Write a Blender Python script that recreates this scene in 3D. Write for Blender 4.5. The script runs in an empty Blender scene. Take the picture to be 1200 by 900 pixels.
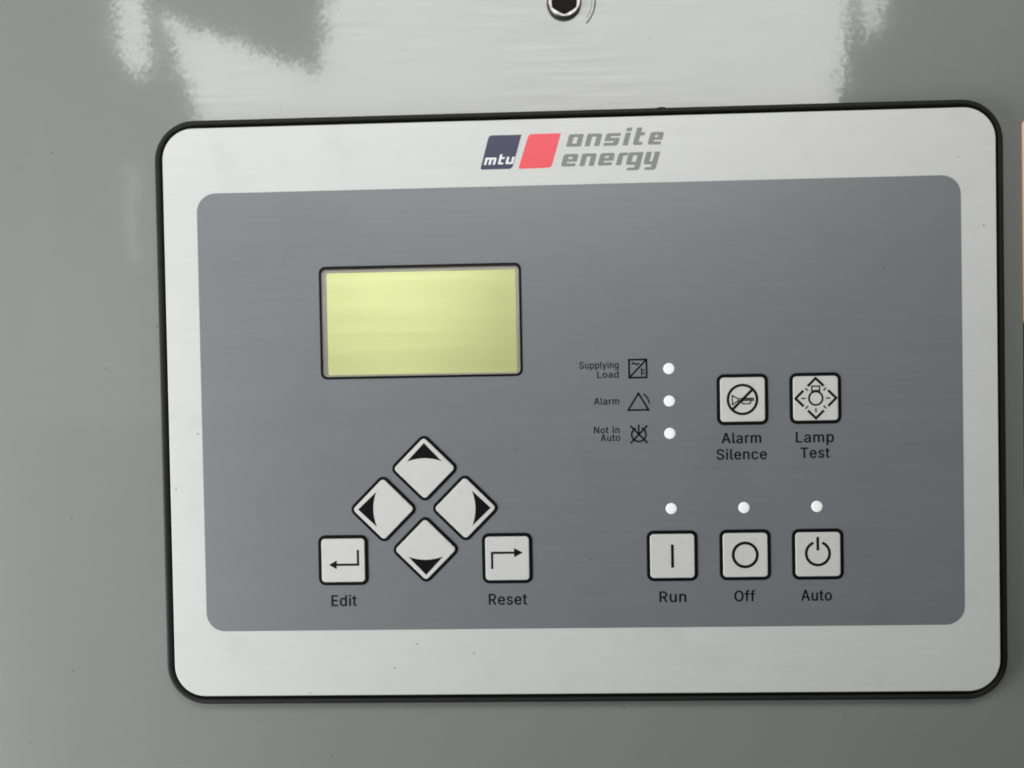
import bpy, bmesh, math
from mathutils import Matrix, Vector

# ------------------------------------------------------------------ camera, world, lamps, exposure
sc = bpy.context.scene
C = sc.collection
MM = 0.001
UPRIGHT = Matrix(((1, 0, 0), (0, 0, -1), (0, 1, 0)))     # layout plane (x right, y up, z out) -> world (z up, -y towards viewer)

cam = bpy.data.cameras.new('camera')
cam.lens = 27.0
cam.sensor_width = 36.0
cam.clip_start = 0.01
cam.clip_end = 50.0
cam_o = bpy.data.objects.new('camera', cam)
C.objects.link(cam_o)
R = Matrix(((0.99945099, 0.01796492, 0.0278386),
            (-0.01837074, 0.99972767, 0.01439102),
            (-0.02757249, -0.01489454, 0.99950883)))
M4 = (UPRIGHT @ R).to_4x4()
M4.translation = UPRIGHT @ Vector((-15.2385, 12.7338, 276.8418)) * MM
cam_o.matrix_world = M4
sc.camera = cam_o

w = bpy.data.worlds.new('World')
sc.world = w
w.use_nodes = True
bg = w.node_tree.nodes['Background']
bg.inputs[0].default_value = (0.80, 0.86, 0.86, 1)
bg.inputs[1].default_value = 0.05


def area_lamp(name, pos, target, sx, sy, power, col):
    l = bpy.data.lights.new(name, 'AREA')
    l.shape = 'RECTANGLE'
    l.size, l.size_y, l.energy, l.color = sx, sy, power, col
    o = bpy.data.objects.new(name, l)
    C.objects.link(o)
    p = UPRIGHT @ Vector(pos) * MM
    t = UPRIGHT @ Vector(target) * MM
    o.location = p
    o.rotation_euler = (t - p).to_track_quat('-Z', 'Y').to_euler()
    return o


area_lamp('daylight_opening', (-55, 292, 480), (-55, 292, 0), 0.98, 0.57, 11.05, (1.0, 0.99, 0.965))
area_lamp('daylight_side', (-525, -190, 235), (0, -190, 235), 0.32, 0.60, 5.2, (0.96, 0.99, 1.0))

sc.view_settings.view_transform = 'Standard'
sc.view_settings.look = 'None'
sc.view_settings.exposure = -0.06
sc.view_settings.gamma = 1.0
sc.view_settings.use_curve_mapping = False
sc.render.engine = 'CYCLES'
sc.cycles.use_denoising = True
sc.cycles.max_bounces = 8
sc.cycles.filter_width = 1.9

# ------------------------------------------------------------------ materials
def mat(name, col, rough=0.5, spec=0.5, metal=0.0, var=0.0, vscale=60.0, stretch=(1, 1, 1), rvar=0.0,
        peel=0.0, peel_scale=650.0, emit=None, coat=0.0, specks=0.0, ior=1.5, smudge=None, scratch=0.0, scratch_col=1.0):
    m = bpy.data.materials.new(name)
    m.use_nodes = True
    nt = m.node_tree
    N, L = nt.nodes, nt.links
    b = N['Principled BSDF']
    b.inputs['Base Color'].default_value = (*col, 1)
    b.inputs['Roughness'].default_value = rough
    b.inputs['Metallic'].default_value = metal
    b.inputs['Specular IOR Level'].default_value = spec
    b.inputs['IOR'].default_value = ior
    b.inputs['Coat Weight'].default_value = coat
    b.inputs['Coat Roughness'].default_value = 0.08
    if emit:
        b.inputs['Emission Color'].default_value = (*emit[:3], 1)
        b.inputs['Emission Strength'].default_value = emit[3]
    tc = N.new('ShaderNodeTexCoord')
    mp = N.new('ShaderNodeMapping')
    mp.inputs['Scale'].default_value = stretch
    L.new(tc.outputs['Object'], mp.inputs['Vector'])

    def noise(scale, detail, src):
        n = N.new('ShaderNodeTexNoise')
        n.inputs['Scale'].default_value = scale
        n.inputs['Detail'].default_value = detail
        L.new(src, n.inputs['Vector'])
        return n

    def math_(op, a, bb, clamp=False):
        n = N.new('ShaderNodeMath')
        n.operation = op
        n.use_clamp = clamp
        for i, q in enumerate((a, bb)):
            if isinstance(q, (int, float)):
                n.inputs[i].default_value = q
            else:
                L.new(q, n.inputs[i])
        return n.outputs[0]

    fac = None
    if var:
        n = noise(vscale, 6.0, mp.outputs['Vector'])
        fac = math_('ADD', math_('MULTIPLY', math_('SUBTRACT', n.outputs['Fac'], 0.5), var * 2.0), 1.0)
    if smudge:
        # faint finger smears and dust, blotches with ragged edges
        n = noise(smudge[0], 8.0, tc.outputs['Object'])
        s = math_('MULTIPLY', math_('SUBTRACT', n.outputs['Fac'], 0.56), 7.0, True)
        k = math_('SUBTRACT', 1.0, math_('MULTIPLY', s, smudge[1]))
        fac = k if fac is None else math_('MULTIPLY', fac, k)
    if specks:
        v = N.new('ShaderNodeTexVoronoi')
        v.voronoi_dimensions = '2D'
        v.inputs['Scale'].default_value = specks
        L.new(tc.outputs['Object'], v.inputs['Vector'])
        n2 = N.new('ShaderNodeTexWhiteNoise')
        L.new(v.outputs['Position'], n2.inputs['Vector'])
        near = math_('LESS_THAN', v.outputs['Distance'], math_('MULTIPLY', n2.outputs['Value'], 0.00042 * specks))
        few = math_('GREATER_THAN', n2.outputs['Value'], 0.74)
        k = math_('SUBTRACT', 1.0, math_('MULTIPLY', math_('MULTIPLY', near, few), 0.38))
        fac = k if fac is None else math_('MULTIPLY', fac, k)
    if scratch:
        # fine horizontal rub marks
        m2 = N.new('ShaderNodeMapping')
        m2.inputs['Scale'].default_value = (0.045, 1.0, 1.0)
        L.new(tc.outputs['Object'], m2.inputs['Vector'])
        n = noise(700.0, 4.0, m2.outputs['Vector'])
        n3 = noise(14.0, 3.0, tc.outputs['Object'])
        patch = math_('MULTIPLY', math_('SUBTRACT', n3.outputs['Fac'], 0.35), 4.0, True)
        k = math_('MULTIPLY', math_('MULTIPLY', math_('SUBTRACT', n.outputs['Fac'], 0.5), scratch * 3.0), patch)
        k1 = math_('ADD', math_('MULTIPLY', k, scratch_col), 1.0)
        fac = k1 if fac is None else math_('MULTIPLY', fac, k1)
        L.new(math_('MULTIPLY', math_('ADD', math_('MULTIPLY', k, 1.6), 1.0), spec), b.inputs['Specular IOR Level'])
    if fac is not None:
        hsv = N.new('ShaderNodeVectorMath')
        hsv.operation = 'SCALE'
        hsv.inputs[0].default_value = col
        L.new(fac, hsv.inputs['Scale'])
        L.new(hsv.outputs[0], b.inputs['Base Color'])
    if rvar:
        n = noise(vscale * 1.3, 5.0, mp.outputs['Vector'])
        r = math_('ADD', math_('MULTIPLY', math_('SUBTRACT', n.outputs['Fac'], 0.5), rvar * 2.0), rough)
        L.new(r, b.inputs['Roughness'])
    if peel:
        # orange peel of sprayed paint: the surface normal wanders a little
        n = noise(peel_scale, 1.2, tc.outputs['Object'])
        n2 = noise(110.0, 1.5, tc.outputs['Object'])
        geo = N.new('ShaderNodeNewGeometry')

        def off(src, k):
            a = N.new('ShaderNodeVectorMath')
            a.operation = 'SUBTRACT'
            L.new(src, a.inputs[0])
            a.inputs[1].default_value = (0.5, 0.5, 0.5)
            s = N.new('ShaderNodeVectorMath')
            s.operation = 'SCALE'
            L.new(a.outputs[0], s.inputs[0])
            s.inputs['Scale'].default_value = k
            return s.outputs[0]

        add = N.new('ShaderNodeVectorMath')
        add.operation = 'ADD'
        L.new(geo.outputs['Normal'], add.inputs[0])
        L.new(off(n.outputs['Color'], peel), add.inputs[1])
        add2 = N.new('ShaderNodeVectorMath')
        add2.operation = 'ADD'
        L.new(add.outputs[0], add2.inputs[0])
        L.new(off(n2.outputs['Color'], peel * 0.7), add2.inputs[1])
        nn = N.new('ShaderNodeVectorMath')
        nn.operation = 'NORMALIZE'
        L.new(add2.outputs[0], nn.inputs[0])
        L.new(nn.outputs[0], b.inputs['Normal'])
    return m


PAINT = mat('grey_gloss_paint', (0.243, 0.256, 0.241), rough=0.088, spec=0.70, var=0.07, vscale=9, stretch=(1.6, 0.5, 1),
            rvar=0.012, peel=0.024, peel_scale=600.0, specks=32.0, scratch=0.17, scratch_col=0.22)
PLATE = mat('silver_white_overlay', (0.650, 0.655, 0.638), rough=0.42, spec=0.35, var=0.03, vscale=45, smudge=(70.0, 0.045), specks=44.0, scratch=0.035)
FIELD = mat('slate_grey_print', (0.188, 0.200, 0.211), rough=0.44, spec=0.75, smudge=(26.0, 0.05), specks=24.0, var=0.04, vscale=22, stretch=(0.3, 3, 1), rvar=0.05, scratch=0.05)
BLACK = mat('black_print', (0.006, 0.006, 0.007), rough=0.45, spec=0.15)
INK = mat('black_ink', (0.006, 0.006, 0.007), rough=0.5, spec=0.12)
RUBBER = mat('black_rubber', (0.014, 0.014, 0.013), rough=0.62, spec=0.26, var=0.25, vscale=300, rvar=0.1)
KEY = mat('silver_key', (0.685, 0.678, 0.655), rough=0.33, spec=0.4, var=0.06, vscale=110, smudge=(120.0, 0.16), scratch=0.03)
LOGO_GREY = mat('logo_grey', (0.235, 0.24, 0.235), rough=0.45, spec=0.35)
NAVY = mat('logo_navy', (0.032, 0.034, 0.085), rough=0.42, spec=0.4)
RED = mat('logo_red', (0.86, 0.085, 0.11), rough=0.42, spec=0.4)
WHITE = mat('logo_white', (0.82, 0.82, 0.82), rough=0.45, spec=0.35)
LED = mat('white_led', (0.88, 0.88, 0.88), rough=0.3, spec=0.5, emit=(1, 1, 1, 0.22))
LCD = mat('lcd_yellow_green', (0.43, 0.49, 0.15), rough=0.35, spec=0.4, var=0.03, vscale=30, stretch=(0.4, 5, 1), scratch=0.05)
_n, _l = LCD.node_tree.nodes, LCD.node_tree.links
_tr = _n.new('ShaderNodeBsdfTranslucent')
_tr.inputs['Color'].default_value = (0.88, 0.95, 0.52, 1)
# rub marks on the window film dim the backlight in fine lines
_tc = _n.new('ShaderNodeTexCoord')
_mp = _n.new('ShaderNodeMapping')
_mp.inputs['Scale'].default_value = (0.05, 1.0, 1.0)
_ns = _n.new('ShaderNodeTexNoise')
_ns.inputs['Scale'].default_value = 520.0
_ns.inputs['Detail'].default_value = 4.0
_mr = _n.new('ShaderNodeMapRange')
_mr.inputs[1].default_value, _mr.inputs[2].default_value = 0.3, 0.7
_mr.inputs[3].default_value, _mr.inputs[4].default_value = 0.84, 1.0
_vs = _n.new('ShaderNodeVectorMath')
_vs.operation = 'SCALE'
_vs.inputs[0].default_value = (0.91, 0.95, 0.58)
_l.new(_tc.outputs['Object'], _mp.inputs['Vector'])
_l.new(_mp.outputs[0], _ns.inputs['Vector'])
_l.new(_ns.outputs['Fac'], _mr.inputs[0])
_l.new(_mr.outputs[0], _vs.inputs['Scale'])
_l.new(_vs.outputs[0], _tr.inputs['Color'])
_ad = _n.new('ShaderNodeAddShader')
_l.new(_n['Principled BSDF'].outputs[0], _ad.inputs[0])
_l.new(_tr.outputs[0], _ad.inputs[1])
_l.new(_ad.outputs[0], _n['Material Output'].inputs['Surface'])
BEZEL = mat('display_bezel', (0.80, 0.78, 0.71), rough=0.5, spec=0.3)
STEEL = mat('screw_steel', (0.20, 0.195, 0.185), rough=0.36, metal=1.0, var=1.2, vscale=420, rvar=0.2)
SKIRT = mat('blackened_steel', (0.03, 0.03, 0.03), rough=0.35, spec=0.5)
SOCKET = mat('dark_socket', (0.006, 0.005, 0.004), rough=0.5, spec=0.08, var=0.5, vscale=700)
GOBO = mat('dark_grey_gobo', (0.10, 0.105, 0.10), rough=0.6, spec=0.3, var=0.1, vscale=12)
PAPER = mat('cream_sticker', (0.84, 0.75, 0.64), rough=0.5, spec=0.3, var=0.05, vscale=120)
BROWN = mat('brown_sticker_edge', (0.30, 0.21, 0.15), rough=0.6, spec=0.3, var=0.2, vscale=200)
DARK = mat('dark_brown', (0.03, 0.025, 0.02), rough=0.7, spec=0.2)

PANE = bpy.data.materials.new('clear_window')
PANE.use_nodes = True
_n, _l = PANE.node_tree.nodes, PANE.node_tree.links
_n.remove(_n['Principled BSDF'])
_t = _n.new('ShaderNodeBsdfTransparent')
_g = _n.new('ShaderNodeBsdfGlossy')
_g.inputs['Roughness'].default_value = 0.30
_f = _n.new('ShaderNodeFresnel')
_f.inputs['IOR'].default_value = 1.55
_m = _n.new('ShaderNodeMixShader')
_l.new(_f.outputs[0], _m.inputs[0])
_l.new(_t.outputs[0], _m.inputs[1])
_l.new(_g.outputs[0], _m.inputs[2])
_l.new(_m.outputs[0], _n['Material Output'].inputs['Surface'])

# ------------------------------------------------------------------ shape helpers (all in millimetres)
def rrect(x0, y0, x1, y1, r, n=6):
    pts = []
    for cx, cy, a in ((x1 - r, y1 - r, 0), (x0 + r, y1 - r, 90), (x0 + r, y0 + r, 180), (x1 - r, y0 + r, 270)):
        for i in range(n + 1):
            t = math.radians(a + 90 * i / n)
            pts.append((cx + r * math.cos(t), cy + r * math.sin(t)))
    return pts


def round_poly(pts, radii, n=4):
    out = []
    k = len(pts)
    for i in range(k):
        p, a, b = Vector(pts[i]), Vector(pts[i - 1]), Vector(pts[(i + 1) % k])
        r = radii[i]
        if r <= 0:
            out.append(tuple(p))
            continue
        u, v = (a - p).normalized(), (b - p).normalized()
        p0, p2 = p + u * r, p + v * r
        for j in range(n + 1):
            t = j / n
            out.append(tuple(p0 * (1 - t) ** 2 + p * 2 * t * (1 - t) + p2 * t * t))
    return out


def circle(cx, cy, r, n=40):
    return [(cx + r * math.cos(2 * math.pi * i / n), cy + r * math.sin(2 * math.pi * i / n)) for i in range(n)]


def arc(cx, cy, r, a0, a1, n=20):
    return [(cx + r * math.cos(math.radians(a0 + (a1 - a0) * i / n)), cy + r * math.sin(math.radians(a0 + (a1 - a0) * i / n)))
            for i in range(n + 1)]


def stroke(pts, wd, closed=False):
    """loops outlining a polyline of width wd with mitred joints"""
    P = [Vector(p) for p in pts]
    n = len(P)
    left, right = [], []
    for i in range(n):
        if closed or 0 < i < n - 1:
            d0 = (P[i] - P[i - 1]).normalized()
            d1 = (P[(i + 1) % n] - P[i]).normalized()
        elif i == 0:
            d0 = d1 = (P[1] - P[0]).normalized()
        else:
            d0 = d1 = (P[-1] - P[-2]).normalized()
        n0, n1 = Vector((-d0.y, d0.x)), Vector((-d1.y, d1.x))
        mv = (n0 + n1)
        mv = mv / max(mv.length_squared, 0.3) * 2
        mv = mv * (wd / 2)
        left.append(tuple(P[i] + mv))
        right.append(tuple(P[i] - mv))
    if closed:
        return [left, right]
    return [left + right[::-1]]


def curve_mesh(loops, z0, z1, bevel=0.0, bres=2):
    cu = bpy.data.curves.new('tmp', 'CURVE')
    cu.dimensions = '2D'
    cu.fill_mode = 'BOTH'
    for l in loops:
        s = cu.splines.new('POLY')
        s.points.add(len(l) - 1)
        for q, p in zip(s.points, l):
            q.co = (p[0], p[1], 0, 1)
        s.use_cyclic_u = True
    cu.extrude = max((z1 - z0) / 2 - bevel, 0)
    cu.bevel_depth = bevel
    cu.bevel_resolution = bres
    cu.offset = -bevel
    o = bpy.data.objects.new('tmp', cu)
    me = bpy.data.meshes.new_from_object(o)
    bpy.data.objects.remove(o)
    bpy.data.curves.remove(cu)
    me.transform(Matrix.Translation((0, 0, (z0 + z1) / 2)))
    return me


def link(name, me, m, parent=None, loc=(0, 0, 0)):
    o = bpy.data.objects.new(name, me)
    C.objects.link(o)
    if m:
        me.materials.clear()
        me.materials.append(m)
    o.parent = parent
    o.location = Vector(loc) * MM
    return o


def to_m(me):
    me.transform(Matrix.Scale(MM, 4))
    return me


def shape(name, loops, z0, z1, m, parent=None, bevel=0.0, loc=(0, 0, 0), bres=2):
    return link(name, to_m(curve_mesh(loops, z0, z1, bevel, bres)), m, parent, loc)


def marks(name, pieces, z0, m, parent, loc=(0, 0, 0), th=0.03):
    """several printed outlines as one mesh; each a hair above the last"""
    bm = bmesh.new()
    for i, loops in enumerate(pieces):
        me = curve_mesh(loops, z0, z0 + th + 0.006 * (i % 6))
        bm.from_mesh(me)
        bpy.data.meshes.remove(me)
    me = bpy.data.meshes.new(name)
    bm.to_mesh(me)
    bm.free()
    return link(name, to_m(me), m, parent, loc)


def lathe_mesh(profile, n=48):
    bm = bmesh.new()
    rings = []
    for r, z in profile:
        if r <= 1e-6:
            rings.append([bm.verts.new((0, 0, z))])
        else:
            rings.append([bm.verts.new((r * math.cos(2 * math.pi * i / n), r * math.sin(2 * math.pi * i / n), z)) for i in range(n)])
    for a, b in zip(rings, rings[1:]):
        for i in range(n):
            j = (i + 1) % n
            if len(b) == 1:
                bm.faces.new((a[i], a[j], b[0]))
            elif len(a) == 1:
                bm.faces.new((a[0], b[j], b[i]))
            else:
                bm.faces.new((a[i], a[j], b[j], b[i]))
    bmesh.ops.recalc_face_normals(bm, faces=bm.faces)
    for f in bm.faces:
        f.smooth = True
    me = bpy.data.meshes.new('lathe')
    bm.to_mesh(me)
    bm.free()
    return to_m(me)


def root(name, label, cat, loc=(0, 0, 0)):
    o = bpy.data.objects.new(name, None)
    C.objects.link(o)
    o.rotation_euler = (math.pi / 2, 0, 0)
    o.location = UPRIGHT @ Vector(loc) * MM
    o.empty_display_size = 0.02
    o['label'], o['category'] = label, cat
    return o


GLYPHS = {
    'A': (480, [[[16,0],[201,509],[276,509],[463,0],[397,0],[344,147],[135,147],[83,0]],[[154,202],[325,202],[239,440]]]),
    'E': (419, [[[60,0],[60,509],[372,509],[372,452],[125,452],[125,286],[355,286],[355,229],[125,229],[125,57],[375,57],[375,0]]]),
    'I': (195, [[[67,0],[128,0],[128,509],[67,509]]]),
    'L': (393, [[[60,0],[60,509],[125,509],[125,57],[361,57],[361,0]]]),
    'N': (523, [[[60,0],[60,509],[136,509],[343,183],[363,151],[388,107],[414,55],[405,54],[401,108],[399,157],[399,195],[399,509],[463,509],[463,0],[387,0],[202,290],[177,331],[148,381],[108,452],[119,454],[122,384],[124,328],[125,291],[125,0]]]),
    'O': (533, [[[267,-7],[235,-5],[205,1],[177,11],[150,25],[126,42],[105,63],[86,88],[70,115],[57,146],[48,179],[42,215],[40,254],[42,293],[48,329],[57,362],[70,393],[86,421],[105,445],[126,466],[150,484],[177,498],[205,508],[235,514],[267,516],[299,514],[329,508],[357,498],[384,484],[408,466],[429,445],[448,421],[464,393],[477,362],[486,329],[491,293],[493,254],[491,215],[486,179],[477,146],[464,115],[448,88],[429,63],[408,42],[384,25],[357,11],[329,1],[299,-5]],[[267,53],[289,54],[310,59],[330,66],[349,76],[367,89],[383,105],[396,123],[408,144],[418,168],[425,194],[429,223],[430,254],[429,286],[425,314],[418,341],[408,365],[396,386],[383,404],[367,420],[349,433],[330,443],[310,450],[289,454],[267,456],[245,454],[223,450],[203,443],[184,433],[167,420],[151,404],[137,385],[125,364],[116,340],[109,314],[105,285],[103,254],[105,223],[109,194],[116,168],[125,144],[137,123],[151,105],[167,89],[184,76],[203,66],[223,59],[245,54]]]),
    'R': (449, [[[60,0],[122,0],[122,203],[228,203],[345,0],[416,0],[290,213],[318,225],[356,253],[383,289],[398,331],[400,375],[388,417],[362,455],[327,484],[283,503],[236,509],[60,509]],[[122,258],[236,257],[276,265],[310,286],[332,318],[340,356],[332,394],[310,426],[276,447],[236,455],[122,455]]]),
    'S': (447, [[[224,-9],[197,-8],[172,-4],[149,1],[128,9],[108,19],[91,31],[76,45],[64,60],[54,77],[46,96],[41,115],[38,137],[104,137],[107,123],[110,110],[116,98],[123,88],[132,79],[142,71],[154,64],[166,59],[180,55],[194,52],[209,50],[224,49],[241,50],[257,52],[272,55],[286,60],[299,66],[311,74],[321,82],[329,92],[336,102],[341,114],[345,126],[346,139],[345,151],[342,161],[338,171],[332,179],[325,186],[316,193],[307,199],[296,205],[284,209],[272,214],[259,218],[245,222],[184,239],[154,249],[128,260],[105,274],[86,289],[71,307],[60,326],[54,348],[52,372],[53,393],[58,413],[65,431],[75,448],[87,463],[102,476],[119,488],[138,498],[158,506],[180,511],[203,514],[227,516],[252,514],[275,511],[296,505],[316,498],[334,488],[351,476],[365,463],[377,449],[387,433],[394,415],[399,397],[401,378],[337,378],[334,396],[326,412],[316,426],[302,437],[286,447],[267,453],[247,457],[225,459],[209,458],[194,456],[180,452],[167,448],[156,442],[145,435],[136,427],[129,418],[123,409],[118,398],[116,387],[115,376],[116,363],[119,352],[124,342],[131,334],[139,326],[148,319],[158,313],[169,308],[180,304],[191,300],[202,296],[212,293],[264,279],[312,264],[324,258],[336,252],[347,245],[359,238],[369,229],[379,220],[387,209],[395,198],[401,185],[405,171],[407,155],[408,139],[407,118],[403,99],[396,81],[386,64],[374,48],[360,34],[343,21],[323,11],[302,2],[278,-4],[252,-8]]]),
    'T': (449, [[[32,452],[32,509],[417,509],[417,452],[257,452],[257,0],[193,0],[193,452]]]),
    'a': (389, [[[160,-9],[142,-8],[126,-5],[110,-1],[94,5],[80,12],[68,22],[57,32],[48,45],[40,58],[35,73],[31,90],[30,108],[31,123],[34,138],[38,150],[43,161],[50,171],[58,179],[67,187],[78,193],[89,199],[100,203],[112,207],[125,211],[178,220],[234,227],[244,228],[252,230],[259,232],[265,235],[270,238],[273,243],[275,248],[276,255],[276,257],[275,268],[273,279],[271,288],[267,297],[262,304],[256,311],[248,317],[240,322],[230,326],[220,329],[208,330],[196,331],[183,330],[171,329],[159,326],[149,322],[140,318],[132,313],[124,307],[118,301],[112,294],[107,288],[103,281],[100,274],[41,291],[48,308],[57,322],[67,335],[79,346],[91,355],[104,364],[118,370],[133,375],[148,379],[163,382],[179,384],[194,384],[204,384],[215,383],[227,382],[239,379],[251,376],[263,372],[275,367],[286,360],[296,353],[306,343],[315,333],[322,320],[329,306],[333,290],[336,272],[337,251],[337,0],[277,0],[277,52],[272,52],[269,45],[264,38],[258,32],[252,25],[244,18],[236,12],[226,6],[215,1],[203,-3],[190,-6],[176,-8]],[[170,45],[187,46],[202,49],[216,53],[228,59],[239,66],[248,74],[257,83],[263,93],[269,104],[272,115],[275,126],[276,138],[276,190],[273,188],[270,186],[265,184],[259,182],[231,176],[200,171],[175,168],[165,166],[154,164],[144,162],[134,159],[125,155],[117,150],[110,145],[103,139],[98,132],[95,124],[93,115],[92,105],[92,95],[94,87],[98,79],[102,72],[107,66],[114,61],[121,56],[130,52],[139,49],[149,47],[159,46]]]),
    'c': (396, [[[207,-8],[182,-7],[159,-2],[137,6],[117,16],[98,30],[82,46],[68,64],[56,85],[46,108],[40,133],[36,159],[34,187],[36,216],[40,243],[46,268],[56,291],[68,312],[82,330],[98,346],[117,360],[137,371],[159,378],[182,383],[207,384],[221,384],[234,383],[247,380],[260,377],[272,373],[284,368],[295,362],[305,356],[315,349],[324,341],[332,332],[340,322],[347,312],[353,301],[358,289],[362,277],[303,262],[301,269],[298,276],[294,283],[290,289],[286,295],[281,301],[276,306],[270,311],[264,315],[257,319],[250,322],[242,325],[234,327],[226,329],[217,329],[207,330],[189,329],[173,325],[158,319],[145,310],[134,300],[124,287],[115,274],[108,258],[103,242],[99,224],[97,206],[96,187],[97,169],[99,151],[103,134],[108,117],[115,102],[124,89],[134,76],[145,66],[158,57],[173,51],[189,48],[207,46],[217,47],[226,48],[234,49],[243,52],[250,54],[258,58],[264,62],[271,66],[277,71],[282,76],[287,82],[292,89],[296,95],[299,102],[302,110],[304,117],[363,102],[359,90],[354,78],[348,67],[341,56],[334,46],[325,37],[316,29],[306,21],[296,15],[285,9],[273,4],[261,-1],[248,-4],[235,-6],[221,-8]]]),
    'd': (424, [[[195,-8],[172,-7],[151,-2],[130,5],[111,16],[94,29],[79,45],[66,64],[55,84],[46,108],[39,133],[35,160],[34,189],[35,218],[39,245],[46,270],[55,293],[66,313],[79,332],[95,347],[112,361],[131,371],[151,378],[173,383],[196,384],[213,384],[228,381],[241,378],[253,373],[263,367],[272,360],[280,353],[287,346],[306,319],[311,319],[311,509],[372,509],[372,0],[313,0],[313,59],[307,59],[287,31],[280,24],[272,17],[263,10],[252,4],[241,-1],[227,-5],[212,-7]],[[205,47],[221,48],[236,51],[250,57],[263,65],[274,75],[284,86],[293,100],[299,115],[305,132],[309,150],[311,169],[312,189],[311,210],[309,229],[305,247],[300,263],[293,278],[284,291],[275,302],[263,312],[251,320],[237,325],[221,329],[205,330],[187,329],[172,325],[157,319],[145,311],[133,301],[124,290],[115,276],[108,261],[103,245],[99,227],[97,209],[96,189],[97,170],[99,151],[103,133],[109,117],[115,101],[124,88],[134,76],[145,66],[158,57],[172,51],[188,48]]]),
    'e': (404, [[[212,-8],[185,-7],[161,-2],[138,6],[117,16],[98,30],[82,46],[68,64],[56,85],[46,108],[40,132],[35,159],[34,187],[35,215],[39,242],[46,267],[55,290],[67,311],[81,329],[97,346],[115,359],[135,370],[157,378],[180,383],[205,384],[221,384],[236,382],[251,379],[266,374],[280,368],[294,361],[307,351],[319,341],[331,329],[341,315],[350,299],[357,282],[363,263],[368,242],[370,219],[371,194],[371,169],[97,169],[97,157],[100,139],[104,122],[110,106],[118,92],[128,80],[139,70],[151,61],[165,55],[179,50],[195,47],[212,46],[224,47],[234,48],[244,50],[254,53],[263,56],[271,61],[278,66],[285,73],[292,80],[297,88],[302,96],[306,105],[365,91],[360,77],[353,63],[345,51],[335,39],[324,29],[311,19],[298,11],[283,4],[266,-1],[249,-5],[231,-7]],[[308,221],[307,237],[303,254],[298,269],[291,282],[283,294],[273,305],[263,314],[250,321],[237,326],[222,329],[205,330],[189,329],[173,326],[159,321],[146,313],[135,304],[125,294],[116,282],[109,270],[103,256],[99,241],[97,226],[97,221]]]),
    'f': (254, [[[81,0],[81,432],[82,447],[84,461],[89,474],[96,486],[104,496],[113,505],[124,513],[135,519],[148,524],[161,527],[174,529],[187,530],[197,530],[207,529],[215,528],[222,527],[243,521],[227,468],[215,472],[195,474],[182,473],[171,470],[162,466],[154,460],[149,452],[145,443],[142,431],[142,419],[142,0]],[[6,327],[80,327],[80,379],[6,379]],[[143,327],[228,327],[228,379],[143,379]]]),
    'g': (425, [[[207,-151],[187,-150],[168,-148],[150,-144],[134,-140],[119,-134],[105,-127],[93,-119],[82,-110],[73,-101],[64,-91],[57,-80],[51,-69],[101,-41],[122,-66],[128,-72],[136,-78],[145,-83],[154,-88],[165,-92],[178,-95],[192,-97],[207,-97],[229,-96],[249,-92],[267,-85],[282,-75],[295,-62],[304,-47],[310,-28],[311,-6],[311,68],[306,68],[287,41],[280,34],[272,28],[263,21],[252,16],[241,11],[227,8],[212,5],[195,5],[173,6],[152,10],[132,17],[113,27],[95,39],[80,53],[67,71],[55,90],[46,112],[39,136],[35,163],[34,191],[35,220],[39,246],[46,271],[55,293],[66,314],[80,332],[95,347],[112,361],[131,371],[152,378],[173,383],[196,384],[213,384],[228,382],[242,378],[253,373],[264,367],[273,360],[281,353],[288,346],[308,319],[313,319],[313,379],[372,379],[372,-9],[371,-32],[367,-54],[360,-73],[350,-90],[338,-104],[324,-117],[308,-127],[291,-136],[271,-142],[251,-147],[229,-150]],[[205,59],[222,60],[237,63],[251,68],[264,75],[275,84],[285,95],[293,107],[300,121],[305,137],[309,154],[312,172],[312,193],[312,212],[309,231],[305,248],[300,264],[293,278],[285,291],[275,303],[264,312],[251,320],[237,325],[222,329],[205,330],[188,329],[172,325],[158,320],[145,312],[134,302],[124,290],[115,277],[109,262],[103,246],[99,229],[97,212],[96,193],[97,173],[99,155],[103,138],[109,123],[116,108],[124,96],[134,85],[145,76],[158,68],[172,63],[188,60]]]),
    'i': (167, [[[53,0],[53,379],[114,379],[114,0]],[[84,443],[75,444],[67,446],[60,449],[54,455],[48,461],[44,468],[42,475],[41,483],[42,491],[44,499],[48,506],[54,512],[60,517],[67,521],[75,523],[84,524],[92,523],[100,521],[107,517],[114,512],[119,506],[123,499],[126,491],[126,483],[126,475],[123,468],[119,461],[114,455],[107,449],[100,446],[92,444]]]),
    'l': (189, [[[139,-2],[119,-1],[101,3],[86,10],[74,20],[65,33],[58,47],[54,65],[53,84],[53,509],[114,509],[114,99],[114,87],[115,77],[117,68],[120,62],[124,58],[130,54],[137,53],[146,52],[160,53],[170,54],[181,3],[162,-1]]]),
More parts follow.
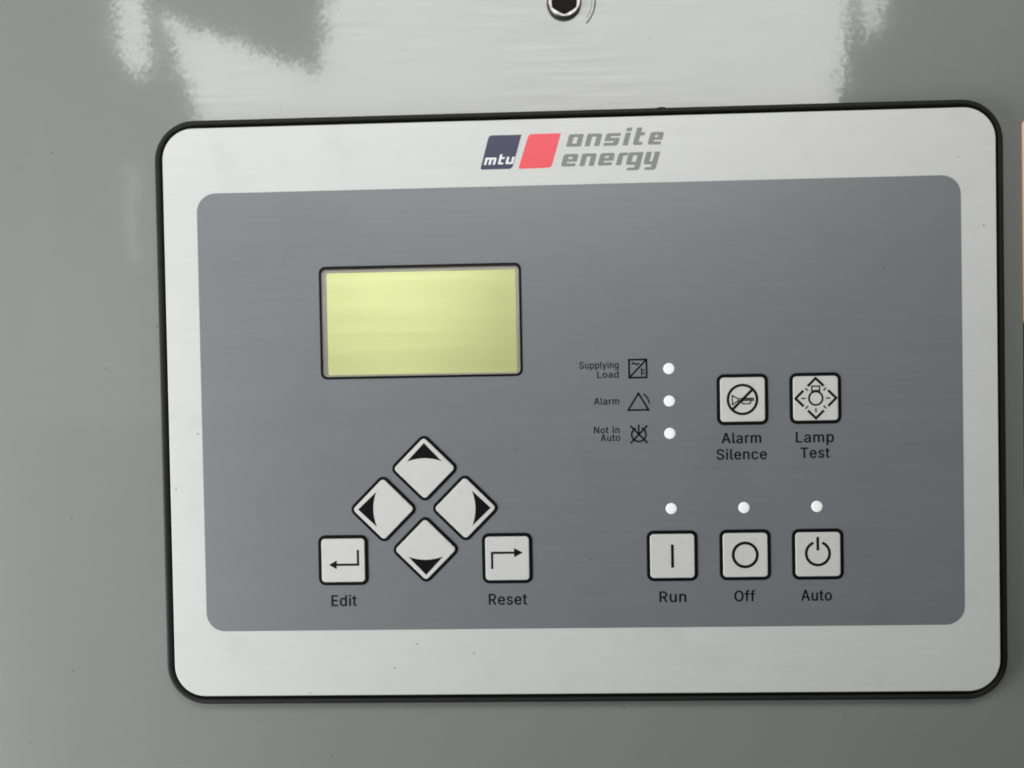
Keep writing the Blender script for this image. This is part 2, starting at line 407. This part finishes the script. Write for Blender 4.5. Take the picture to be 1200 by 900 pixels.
    'm': (610, [[[53,0],[53,379],[112,379],[112,295],[108,295],[112,310],[118,323],[125,335],[132,346],[141,355],[151,363],[161,370],[172,376],[183,380],[195,384],[207,386],[219,386],[239,385],[257,380],[273,372],[287,361],[299,347],[309,331],[316,314],[321,295],[312,295],[317,308],[322,321],[329,332],[337,343],[347,353],[357,361],[368,369],[381,375],[394,380],[407,383],[422,385],[437,386],[453,385],[468,383],[483,378],[497,372],[510,364],[522,354],[532,342],[541,328],[548,313],[553,296],[556,276],[557,255],[557,0],[496,0],[496,254],[494,273],[490,289],[483,302],[473,313],[460,321],[447,326],[433,329],[419,330],[406,330],[395,328],[384,324],[374,320],[365,314],[358,307],[351,299],[345,290],[341,280],[338,270],[336,259],[335,247],[335,0],[274,0],[274,260],[273,275],[269,288],[262,301],[253,311],[242,320],[229,326],[215,329],[199,330],[188,330],[178,328],[168,325],[158,320],[148,314],[140,307],[132,299],[126,289],[121,278],[117,266],[114,253],[114,238],[114,0]]]),
    'n': (410, [[[114,227],[114,0],[53,0],[53,379],[112,379],[112,287],[102,287],[112,312],[124,332],[137,349],[152,362],[169,372],[187,379],[207,383],[227,384],[246,383],[264,380],[280,376],[295,369],[309,360],[321,349],[332,336],[341,321],[348,304],[353,285],[356,264],[357,240],[357,0],[296,0],[296,235],[295,256],[290,275],[283,291],[273,304],[260,315],[246,323],[229,328],[210,329],[197,328],[184,326],[172,322],[161,317],[150,311],[141,303],[133,293],[126,283],[121,271],[117,257],[114,243]]]),
    'o': (415, [[[207,-8],[182,-7],[159,-2],[137,6],[117,16],[98,30],[82,46],[68,64],[56,85],[46,108],[40,133],[36,159],[34,187],[36,216],[40,243],[46,268],[56,291],[68,312],[82,330],[98,346],[117,360],[137,371],[159,378],[182,383],[207,384],[233,383],[256,378],[278,371],[299,360],[317,346],[333,330],[347,312],[359,291],[369,268],[376,243],[380,216],[381,187],[380,159],[376,133],[369,108],[359,85],[347,64],[333,46],[317,30],[299,16],[278,6],[256,-2],[233,-7]],[[207,46],[226,48],[242,51],[257,57],[270,66],[282,76],[292,89],[300,102],[307,117],[312,134],[316,151],[318,169],[319,187],[318,206],[316,224],[312,242],[307,258],[300,274],[292,287],[282,300],[270,310],[257,319],[242,325],[226,329],[207,330],[189,329],[173,325],[158,319],[145,310],[134,300],[124,287],[115,274],[108,258],[103,242],[99,224],[97,206],[96,187],[97,169],[99,151],[103,134],[108,117],[115,102],[124,89],[134,76],[145,66],[158,57],[173,51],[189,48]]]),
    'p': (424, [[[53,-143],[53,379],[112,379],[112,319],[118,319],[137,346],[144,353],[152,360],[161,367],[171,373],[183,378],[197,381],[212,384],[229,384],[252,383],[274,378],[294,371],[313,361],[330,347],[345,332],[359,313],[370,293],[379,270],[385,245],[389,218],[390,189],[389,160],[385,133],[379,108],[370,84],[359,64],[346,45],[330,29],[313,16],[294,5],[274,-2],[252,-7],[229,-8],[213,-7],[198,-5],[184,-1],[173,4],[162,10],[153,17],[145,24],[138,31],[118,59],[114,59],[114,-143]],[[220,47],[237,48],[253,51],[267,57],[279,66],[291,76],[301,88],[309,101],[316,117],[321,133],[325,151],[327,170],[328,189],[327,209],[325,227],[321,245],[316,261],[309,276],[301,290],[291,301],[280,311],[267,319],[253,325],[237,329],[220,330],[203,329],[188,325],[174,320],[161,312],[150,302],[140,291],[132,278],[125,263],[120,247],[116,229],[113,210],[113,189],[113,169],[116,150],[120,132],[125,115],[132,100],[140,86],[150,75],[162,65],[174,57],[188,51],[204,48]]]),
    'r': (259, [[[53,0],[53,379],[112,379],[112,321],[115,321],[122,335],[130,347],[140,358],[152,367],[166,375],[181,380],[196,384],[213,385],[229,384],[243,384],[243,322],[230,324],[207,326],[194,325],[182,323],[170,319],[159,315],[149,309],[140,301],[132,293],[126,284],[121,273],[117,262],[114,250],[114,237],[114,0]]]),
    's': (365, [[[182,-8],[163,-7],[145,-5],[128,-2],[112,3],[98,10],[84,18],[72,27],[62,38],[53,50],[45,63],[40,78],[36,94],[94,107],[99,92],[105,79],[114,69],[124,60],[136,54],[150,49],[165,46],[181,45],[200,46],[217,50],[232,55],[244,62],[255,71],[262,81],[267,91],[268,103],[267,112],[265,121],[260,129],[254,136],[246,142],[237,147],[225,151],[212,155],[149,170],[125,177],[104,186],[87,196],[72,208],[61,222],[53,237],[48,255],[47,274],[48,290],[51,305],[57,319],[65,332],[75,343],[87,354],[100,363],[115,370],[131,377],[149,381],[167,384],[187,384],[206,384],[223,381],[239,378],[254,372],[267,366],[279,358],[290,349],[299,339],[307,328],[314,316],[319,303],[324,290],[268,277],[264,288],[258,298],[251,307],[243,316],[232,323],[219,328],[205,331],[187,333],[171,332],[156,329],[143,324],[131,317],[121,308],[114,299],[110,289],[109,277],[110,267],[112,258],[117,250],[124,243],[133,237],[144,232],[157,227],[172,223],[229,209],[254,202],[275,194],[292,183],[306,171],[317,158],[325,142],[330,125],[331,107],[330,90],[326,75],[321,61],[312,47],[302,35],[290,24],[276,15],[260,6],[242,0],[223,-5],[203,-7]]]),
    't': (227, [[[65,471],[126,471],[126,98],[127,86],[128,76],[132,68],[136,61],[142,56],[150,53],[159,51],[170,50],[185,51],[202,54],[213,2],[192,-3],[168,-4],[145,-3],[125,2],[107,10],[92,21],[80,35],[72,52],[67,71],[65,93]],[[6,327],[64,327],[64,379],[6,379]],[[127,327],[204,327],[204,379],[127,379]]]),
    'u': (410, [[[182,-5],[164,-4],[146,-1],[130,4],[115,11],[101,20],[89,31],[78,44],[69,59],[62,76],[57,95],[54,116],[53,139],[53,379],[114,379],[114,144],[115,123],[119,105],[127,89],[137,75],[150,64],[164,56],[181,52],[200,50],[213,51],[226,53],[238,57],[249,62],[259,69],[268,77],[276,86],[283,97],[289,109],[293,122],[295,137],[296,153],[296,379],[357,379],[357,0],[298,0],[298,92],[307,92],[297,67],[286,47],[272,30],[257,17],[240,7],[222,0],[203,-4]]]),
    'y': (389, [[[47,-139],[61,-86],[71,-87],[80,-89],[88,-90],[96,-90],[104,-89],[111,-87],[118,-84],[124,-80],[130,-74],[136,-67],[141,-58],[146,-48],[151,-36],[163,-1],[17,379],[84,379],[165,155],[171,138],[177,121],[182,104],[187,87],[206,21],[184,21],[202,87],[224,155],[305,379],[371,379],[204,-58],[198,-72],[191,-85],[184,-97],[177,-107],[168,-116],[159,-124],[150,-130],[139,-136],[128,-140],[117,-143],[104,-145],[91,-145],[65,-143]]]),
    ' ': (200, []),
}

def word(text, x0, x1, base, cap, z, parent, wt=0.0, label=None):
    """a printed word that fills x0..x1, capitals cap high"""
    sp = 36
    x = 0
    placed = []
    for ch in text:
        adv, loops = GLYPHS[ch]
        placed.append((x, loops))
        x += adv + sp
    allx = [px + p[0] for px, ls in placed for l in ls for p in l]
    lo, hi = min(allx), max(allx)
    sx, sy = (x1 - x0) / (hi - lo), cap / 509.0
    bm = bmesh.new()
    for px, ls in placed:
        ls2 = [[((px + p[0] - lo) * sx + x0, p[1] * sy + base) for p in l] for l in ls]
        me = curve_mesh(ls2, z, z + 0.03)
        bm.from_mesh(me)
        bpy.data.meshes.remove(me)
        if wt:
            # ink spread: a second impression a hair to the side makes the strokes heavier
            for k, (dx, dy) in enumerate(((wt, 0), (-wt, 0), (0, wt * 0.6), (0, -wt * 0.6))):
                me = curve_mesh([[(p[0] + dx, p[1] + dy) for p in l] for l in ls2], z, z + 0.024 - 0.004 * k)
                bm.from_mesh(me)
                bpy.data.meshes.remove(me)
    me = bpy.data.meshes.new('lettering')
    bm.to_mesh(me)
    bm.free()
    o = link('lettering', to_m(me), INK, parent)
    if label:
        o['label'] = label
    return o


# ------------------------------------------------------------------ the cabinet wall behind the panel
wall = shape('wall', [rrect(-620, -480, 620, 700, 1), rrect(-92, 10, -17, 53, 1.6)], -6, 0, PAINT)
wall.rotation_euler = (math.pi / 2, 0, 0)
wall['kind'] = 'structure'
# scar in the paint left by the rim of a washer beside the screw
mk = marks('washer_scar', [stroke(arc(-1.85, 145.0, 11.1, -45, 60, 24), 0.6), stroke(arc(-1.85, 145.0, 9.9, -38, 30, 24), 0.22)], 0.0,
           mat('scuffed_paint', (0.07, 0.072, 0.068), rough=0.4, spec=0.4), wall, th=0.02)

shape('dark_strip', [[(158.25, 27.5), (159.9, 27.5), (160.2, -34), (158.0, -34)]], 0.0, 0.05, DARK, wall)  # thin dark strip running down from the sticker's lower corner

# unseen sheet added behind the camera; its cut-outs shape the paint's reflection
main_open = [(-362.5, 358.9), (-331.3, 265.2), (-322.4, 226.5), (272.2, 226.5), (272.9, 259.2), (285.5, 353.0), (287.8, 390.2), (40.7, 431.1), (40.7, 516.7), (-203.3, 516.7), (-205.5, 368.6), (-211.5, 298.7)]
left_slot = [(-409.4, 479.5), (-381.9, 479.5), (-378.9, 374.6), (-375.2, 308.3), (-392.3, 299.4), (-405.7, 338.1)]
right_slot = [(295.2, 479.5), (319.0, 479.5), (315.3, 352.2), (310.8, 321.7), (300.4, 316.5), (295.2, 353.0)]
streak_slit = [(-398.2, 222), (-394.6, 222), (-393.4, 126), (-396.4, 124)]        # slits added to throw faint pale streaks on the wall's left
edge_streak_slit = [(-487, 300), (-485.2, 300), (-484.0, 40), (-485.6, 40)]
gobo = shape('light_gobo', [[(-610, -30), (500, -30), (500, 650), (-610, 650)], main_open, left_slot, right_slot, streak_slit, edge_streak_slit], 450, 452, GOBO)
gobo.rotation_euler = (math.pi / 2, 0, 0)
gobo['label'] = 'added dark sheet with cut openings that shape the reflection in the gloss paint above the panel'
gobo['category'] = 'gobo'

# ------------------------------------------------------------------ control panel
panel = root('control_panel', 'silver framed generator control panel with slate grey keypad, screwed to the grey wall', 'control panel')
ZP, ZF = 6.0, 6.06          # faces of the plate and of the grey print

WIN = (-89.75, 12.45, -19.7, 50.7)        # display window
shape('gasket', [rrect(-148.2, -103.7, 148.2, 103.7, 13.0, 10), rrect(*WIN, 1.6)], 0.0, 2.4, RUBBER, panel)
shape('gasket_lip', [rrect(-149.6, -105.1, 149.6, 105.1, 14.4, 12), rrect(-147.75, -103.25, 147.75, 103.25, 12.6, 12)], 0.0, 4.2, RUBBER, panel, bevel=0.7, bres=3)
shape('faceplate', [rrect(-145.75, -101.3, 145.85, 101.65, 11.0, 12), rrect(*WIN, 1.6)], 2.4, ZP, PLATE, panel, bevel=0.3)
shape('grey_field', [rrect(-133.75, -77.9, 133.7, 78.4, 6.6, 10), rrect(*WIN, 1.6)], ZP, ZF, FIELD, panel)

# display
disp = shape('display', [rrect(WIN[0] + 0.02, WIN[1] + 0.02, WIN[2] - 0.02, WIN[3] - 0.02, 1.6)], 5.0, 5.0, LCD, panel)
disp['label'] = 'blank yellow green liquid crystal display'
shape('bezel', [rrect(WIN[0] + 0.03, WIN[1] + 0.03, WIN[2] - 0.03, WIN[3] - 0.03, 1.6),
                rrect(WIN[0] + 1.7, WIN[1] + 0.7, WIN[2] - 1.3, WIN[3] - 1.4, 0.4)], 5.0, 5.35, BEZEL, disp, bevel=0.1)
shape('window_pane', [rrect(WIN[0] + 0.03, WIN[1] + 0.03, WIN[2] - 0.03, WIN[3] - 0.03, 1.6)], 5.6, 5.9, PANE, disp)
shape('window_outline', [rrect(WIN[0] - 0.85, WIN[1] - 0.85, WIN[2] + 0.85, WIN[3] + 0.85, 2.3), rrect(*WIN, 1.6)], ZF, ZF + 0.08, BLACK, disp)

# company mark
logo = bpy.data.objects.new('company_logo', None)
C.objects.link(logo)
logo.parent = panel
logo['label'] = 'navy and red slanted squares beside grey italic lettering'
shape('logo_square', [round_poly([(-32.55, 84.4), (-21.35, 84.45), (-17.85, 96.25), (-29.3, 96.3)], [0.7, 1.2, 0.2, 1.2])], ZP, ZP + 0.05, NAVY, logo)['label'] = 'navy slanted square'
shape('logo_square', [round_poly([(-19.2, 84.35), (-7.6, 84.5), (-4.05, 96.4), (-15.3, 96.4)], [0.9, 1.2, 0.2, 1.2])], ZP, ZP + 0.05, RED, logo)['label'] = 'red slanted square'
SL = 0.29


def slant(pieces, x, y, sl=SL, k=1.0):
    return [[(x + (px + py * sl) * k, y + py * k) for px, py in l] for l in pieces]


def wide(ch, wd, h=4.35, v=1.85, t=1.06):
    c = 0.55
    m0, m1 = (h - t) / 2 - 0.02, (h + t) / 2 + 0.02
    if ch == 'o':
        return [[round_poly([(0, 0), (wd, 0), (wd, h), (0, h)], [c] * 4), [(v, t), (v, h - t), (wd - v, h - t), (wd - v, t)]]]
    if ch == 'n':
        return [[[(0, 0), (0, h)] + [(wd - c, h), (wd, h - c), (wd, 0), (wd - v, 0), (wd - v, h - t), (v, h - t), (v, 0)]]]
    if ch == 's':
        return [[[(0, 0), (wd - c, 0), (wd, c), (wd, m1), (v, m1), (v, h - t), (wd, h - t), (wd, h), (c, h), (0, h - c), (0, m0), (wd - v, m0), (wd - v, t), (0, t)]]]
    if ch == 'i':
        return [[[(0, 0), (v, 0), (v, h), (0, h)]], [[(0, h + 0.55), (v, h + 0.55), (v, h + 1.75), (0, h + 1.75)]]]
    if ch == 't':
        return [[[(c, 0), (wd, 0), (wd, t), (v, t), (v, h - t), (wd, h - t), (wd, h), (v, h), (v, h + 1.7), (0, h + 1.7), (0, c)]]]
    if ch == 'e':
        return [[[(c, 0), (wd - 0.2, 0), (wd - 0.2, t), (v, t), (v, m0), (wd, m0), (wd, h - c), (wd - c, h), (c, h), (0, h - c), (0, c)],
                 [(v, m1 - 0.15), (v, h - t), (wd - v, h - t), (wd - v, m1 - 0.15)]]]
    if ch == 'r':
        return [[[(0, 0), (v, 0), (v, h - t), (wd, h - t), (wd, h), (c, h), (0, h - c)]]]
    if ch == 'g':
        return [[[(c, 0), (wd - v, 0), (wd - v, -0.95), (0.9, -0.95), (0.9, -1.9), (wd - c, -1.9), (wd, -1.9 + c), (wd, h), (c, h), (0, h - c), (0, c)],
                 [(v, t), (v, h - t), (wd - v, h - t), (wd - v, t)]]]
    if ch == 'y':
        return [[[(0, h), (0, c), (c, 0), (wd - v, 0), (wd - v, -0.95), (0.9, -0.95), (0.9, -1.9), (wd - c, -1.9), (wd, -1.9 + c), (wd, h), (wd - v, h), (wd - v, t), (v, t), (v, h)]]]


for wd_, x0_, base_, spec_ in (('onsite', -2.35, 91.6, ((0, 5.2), (6.45, 5.2), (13.0, 5.1), (19.7, 1.85), (23.2, 3.3), (28.4, 4.75))),
                               ('energy', -4.3, 84.75, ((0, 5.2), (6.45, 5.1), (12.8, 5.1), (19.2, 3.2), (22.6, 5.2), (28.8, 4.75)))):
    pcs = []
    for ch, (dx, wl) in zip(wd_, spec_):
        for p in wide(ch, wl):
            pcs.append(slant(p, x0_ + dx, base_))
    marks('lettering', pcs, ZP, LOGO_GREY, logo)
mh = 2.55
m_ = [[(0, 0), (0, mh), (3.55, mh), (3.95, mh - 0.4), (3.95, 0), (3.1, 0), (3.1, mh - 0.7), (2.4, mh - 0.7), (2.4, 0), (1.55, 0), (1.55, mh - 0.7), (0.85, mh - 0.7), (0.85, 0)]]
t_ = [[(0.3, 0), (1.9, 0), (1.9, 0.65), (0.85, 0.65), (0.85, mh - 0.65), (1.9, mh - 0.65), (1.9, mh), (0.85, mh), (0.85, mh + 0.95), (0, mh + 0.95), (0, 0.3)]]
u_ = [[(0.3, 0), (2.7, 0), (2.7, mh), (1.85, mh), (1.85, 0.65), (0.85, 0.65), (0.85, mh), (0, mh), (0, 0.3)]]
marks('lettering', [slant(m_, -31.3, 86.0), slant(t_, -26.45, 86.05), slant(u_, -23.75, 86.1)], ZP + 0.05, WHITE, logo)

# ------------------------------------------------------------------ keys
SQ_OUT, SQ_IN = 8.95, 7.72


def key(cx, cy, pieces, label, turn=0.0, diamond=False):
    so, si = (8.85, 7.75) if diamond else (SQ_OUT, SQ_IN)
    b = shape('button', [rrect(-si, -si, si, si, 1.25)], ZF, ZF + 0.5, KEY, panel, bevel=0.22, loc=(cx, cy, 0), bres=3)
    fr = shape('button_border', [rrect(-so, -so, so, so, 2.5), rrect(-si + 0.12, -si + 0.12, si - 0.12, si - 0.12, 1.25)], ZF, ZF + 0.14, BLACK, b, bevel=0.03)
    b.rotation_euler = (0, 0, math.radians(turn))
    s = marks('symbol', pieces, ZF + 0.5, INK, b)
    b['label'] = label
    return b


def fan(ang):
    """curved triangle pointing up in the panel, rotated by ang, then into the turned key's own axes"""
    base = [(6.2, 2.45)] + [(6.2 - 12.4 * i / 12, 2.45 + 1.15 * (1 - (1 - i / 6) ** 2)) for i in range(1, 12)] + [(-6.2, 2.45), (0, 9.0)]
    a = math.radians(ang - 45)
    return [[[(x * math.cos(a) - y * math.sin(a), x * math.sin(a) + y * math.cos(a)) for x, y in base]]]


key(-54.35, -20.45, fan(0), 'diamond key with an arrow pointing up', 45, True)
key(-69.2, -34.75, fan(90), 'diamond key with an arrow pointing left', 45, True)
key(-40.1, -34.75, fan(-90), 'diamond key with an arrow pointing right', 45, True)
key(-54.45, -49.3, fan(180), 'diamond key with an arrow pointing down', 45, True)
key(-83.95, -52.8, [stroke([(5.3, 3.7), (5.3, -1.55), (-2.6, -1.55)], 0.8), [[(-5.1, -1.55), (-2.35, 0.0), (-2.35, -3.1)]]], 'Edit key with a return arrow')
key(-25.55, -52.75, [stroke([(-5.4, -3.7), (-5.4, 2.0), (2.5, 2.0)], 0.8), [[(5.5, 2.0), (2.4, 3.65), (2.4, 0.35)]]], 'Reset key with an arrow bent to the right')

PX = 57.75
horn = [stroke([(-3.6, 1.45), (-3.6, -1.75), (-1.5, -0.35), (-1.5, 0.2)], 0.42, True),
        stroke([(-1.5, 0.3), (3.7, 0.45), (3.7, -0.35), (-1.5, -0.45)], 0.36, True),
        stroke([(-0.3, -0.5), (-0.1, -1.5), (2.5, -1.5), (2.9, -0.5)], 0.42),
        stroke([(0.4, 0.0), (3.4, 0.05)], 0.3)]
key(PX, 1.98, [stroke(arc(-0.1, 0, 5.05, 0, 352.5, 47), 0.92, True), stroke([(-3.7, -3.55), (3.5, 3.55)], 0.95)] + horn, 'Alarm Silence key with a crossed out horn')
lampt = [stroke(arc(0, 0, 2.35, 0, 350, 35), 0.66, True),
         stroke([(-1.35, 2.25), (-1.35, 4.2), (1.35, 4.2), (1.35, 2.25)], 0.5),
         stroke([(-1.2, 2.75), (1.2, 2.75)], 0.35)]
for a in (0, 90, 180, 270):
    ca, sa = math.cos(math.radians(a)), math.sin(math.radians(a))
    rt = lambda pts: [(x * ca - y * sa, x * sa + y * ca) for x, y in pts]
    lampt.append(stroke(rt([(-2.75, 4.25), (0, 7.0), (2.75, 4.25)]), 0.86))
    q = 1 / math.sqrt(2)
    lampt.append(stroke(rt([(3.75 * q, 3.75 * q), (5.1 * q, 5.1 * q)]), 0.5))
    if a:
        lampt.append(stroke(rt([(0, 3.5), (0, 4.95)]), 0.5))
key(83.0, 1.98, lampt, 'Lamp Test key with a shining bulb in a broken diamond')
key(32.5, -52.6, [stroke([(0, 4.05), (0, -4.1)], 1.0)], 'Run key with a vertical bar')
key(57.95, -52.55, [stroke(arc(-0.1, 0.05, 4.2, 0, 351, 39), 1.02, True)], 'Off key with a ring')
key(83.15, -52.6, [stroke(arc(-0.1, 0.3, 4.05, 112, 428, 40), 0.95), stroke([(-0.1, 6.1), (-0.1, 1.4)], 0.95)], 'Auto key with a standby symbol')

# indicator lamps
led_me = lathe_mesh([(1.95, 0.0), (1.95, 0.06), (1.85, 0.12), (1.4, 0.16), (0.8, 0.19), (0.0, 0.2)], 32)
for x, y, lab in ((32.35, 13.25, 'indicator light beside Supplying Load'), (32.35, 1.88, 'indicator light beside Alarm'),
                  (32.35, -9.5, 'indicator light beside Not In Auto'), (32.45, -35.95, 'indicator light above the Run key'),
                  (57.8, -35.95, 'indicator light above the Off key'), (83.1, -35.9, 'indicator light above the Auto key')):
    o = link('indicator_light', led_me, LED, panel, (x, y, ZF))
    o['label'] = lab

# words under the keys and beside the lights
W = 0.125
for t, x0, x1, base, cap in (('Edit', -88.5, -79.6, -69.2, 3.85), ('Reset', -32.3, -18.9, -69.3, 3.85), ('Run', 27.9, 37.1, -68.95, 3.75),
                             ('Off', 54.1, 61.2, -68.95, 3.75), ('Auto', 77.3, 87.8, -68.95, 3.75), ('Alarm', 50.4, 64.0, -13.3, 3.6),
                             ('Silence', 48.6, 65.9, -19.0, 3.6), ('Lamp', 76.2, 89.2, -13.4, 3.6), ('Test', 77.7, 87.7, -18.85, 3.6)):
    word(t, x0, x1, base, cap, ZF, panel, W)
for t, x0, x1, base, cap in (('Supplying', 1.1, 14.75, 13.75, 2.35), ('Load', 7.3, 14.7, 10.4, 2.35), ('Alarm', 5.95, 14.7, 1.0, 2.35),
                             ('Not In', 5.8, 14.65, -9.1, 2.35), ('Auto', 8.1, 14.9, -11.85, 2.35)):
    word(t, x0, x1, base, cap, ZF, panel, 0.07)

# pictograms beside the lights
marks('pictogram', [stroke([(18.45, 10.3), (24.55, 10.3), (24.55, 16.6), (18.45, 16.6)], 0.66, True), stroke([(18.6, 10.45), (24.4, 16.45)], 0.62),
                    stroke([(19.4, 14.9), (19.9, 15.45), (20.5, 15.3), (21.1, 14.85), (21.6, 15.0), (21.95, 15.5)], 0.5),
                    stroke([(22.8, 11.0), (22.8, 13.6)], 0.42), stroke([(22.9, 12.9), (23.9, 12.9)], 0.4), stroke([(22.9, 11.8), (23.9, 11.8)], 0.4)],
      ZF, INK, panel)['label'] = 'square converter pictogram'
marks('pictogram', [stroke([(17.9, -1.1), (25.05, -1.1), (21.55, 4.75)], 0.62, True), stroke(arc(20.3, 0.4, 5.1, 8, 55, 12), 0.5)], ZF, INK, panel)['label'] = 'triangle alarm pictogram'
marks('pictogram', [stroke(arc(21.5, -9.7, 2.5, 115, 425, 30), 0.6), stroke([(18.55, -6.6), (24.5, -12.75)], 0.62), stroke([(24.5, -6.6), (18.55, -12.75)], 0.62),
                    stroke([(21.5, -6.2), (21.5, -9.2)], 0.55)], ZF, INK, panel)['label'] = 'crossed out standby pictogram'

# ------------------------------------------------------------------ screw above the panel
screw = root('screw', 'steel socket head screw in the wall above the panel', 'screw', (-1.85, 144.65, 0))
link('head', lathe_mesh([(6.2, 0.0), (6.2, 0.3), (6.15, 1.2), (6.05, 1.6), (5.9, 1.75), (5.7, 1.75), (5.7, 0.6)]), SKIRT, screw)
hexa = []
for i in range(6):
    a0 = math.radians(-90 + 60 * i)
    a1 = math.radians(-90 + 60 * (i + 1))
    p0, p1 = Vector((4.75 * math.cos(a0), 4.75 * math.sin(a0))), Vector((4.75 * math.cos(a1), 4.75 * math.sin(a1)))
    for j in range(6):
        t = j / 6
        p = p0.lerp(p1, t)
        p = p * (1 + 0.045 * math.sin(math.pi * t))
        hexa.append(tuple(p))
shape('rim', [circle(0, 0, 5.8, 48), hexa], 1.2, 1.95, STEEL, screw, bevel=0.28, bres=3)
shape('socket_wall', [circle(0, 0, 5.6, 48), [(x * 0.985, y * 0.985) for x, y in hexa]], 0.15, 1.25, SOCKET, screw)
shape('socket_floor', [circle(0, 0, 5.55, 32)], 0.02, 0.15, SOCKET, screw)

# ------------------------------------------------------------------ sticker that just enters the frame at the right
st = root('sticker', 'cream coloured sticker with a worn brown edge at the right edge of the photo', 'sticker', (157.6, 63, 0))
shape('sheet', [round_poly([(0.75, -35.4), (42, -35.4), (42, 35.4), (0.75, 35.4)], [0.6, 1.5, 1.5, 1.8])], 0.12, 0.3, PAPER, st)
shape('edge', [round_poly([(0, -36.0), (42.6, -36.0), (42.6, 36.0), (0, 36.0)], [0.8, 1.8, 1.8, 2.0])], 0.0, 0.12, BROWN, st)

# lamp added as backlight in the housing, off-centre to imitate glare on the glass
shape('housing', [rrect(-97, 5, -12, 58, 2), rrect(-94, 8, -15, 55, 1.6)], -74, -6, DARK, disp)
shape('housing_back', [rrect(-97, 5, -12, 58, 2)], -76, -74, DARK, disp)
area_lamp('display_backlight', (-66, 46, -60), (-66, 46, 0), 0.045, 0.016, 0.034, (1.0, 1.0, 0.88))
# a burr on the moulded gasket
shape('burr', [round_poly([(29.5, 104.4), (33.5, 104.4), (33.0, 105.1), (31.5, 105.22), (30.0, 105.1)], [0.3] * 5)], 1.2, 4.25, RUBBER, panel)
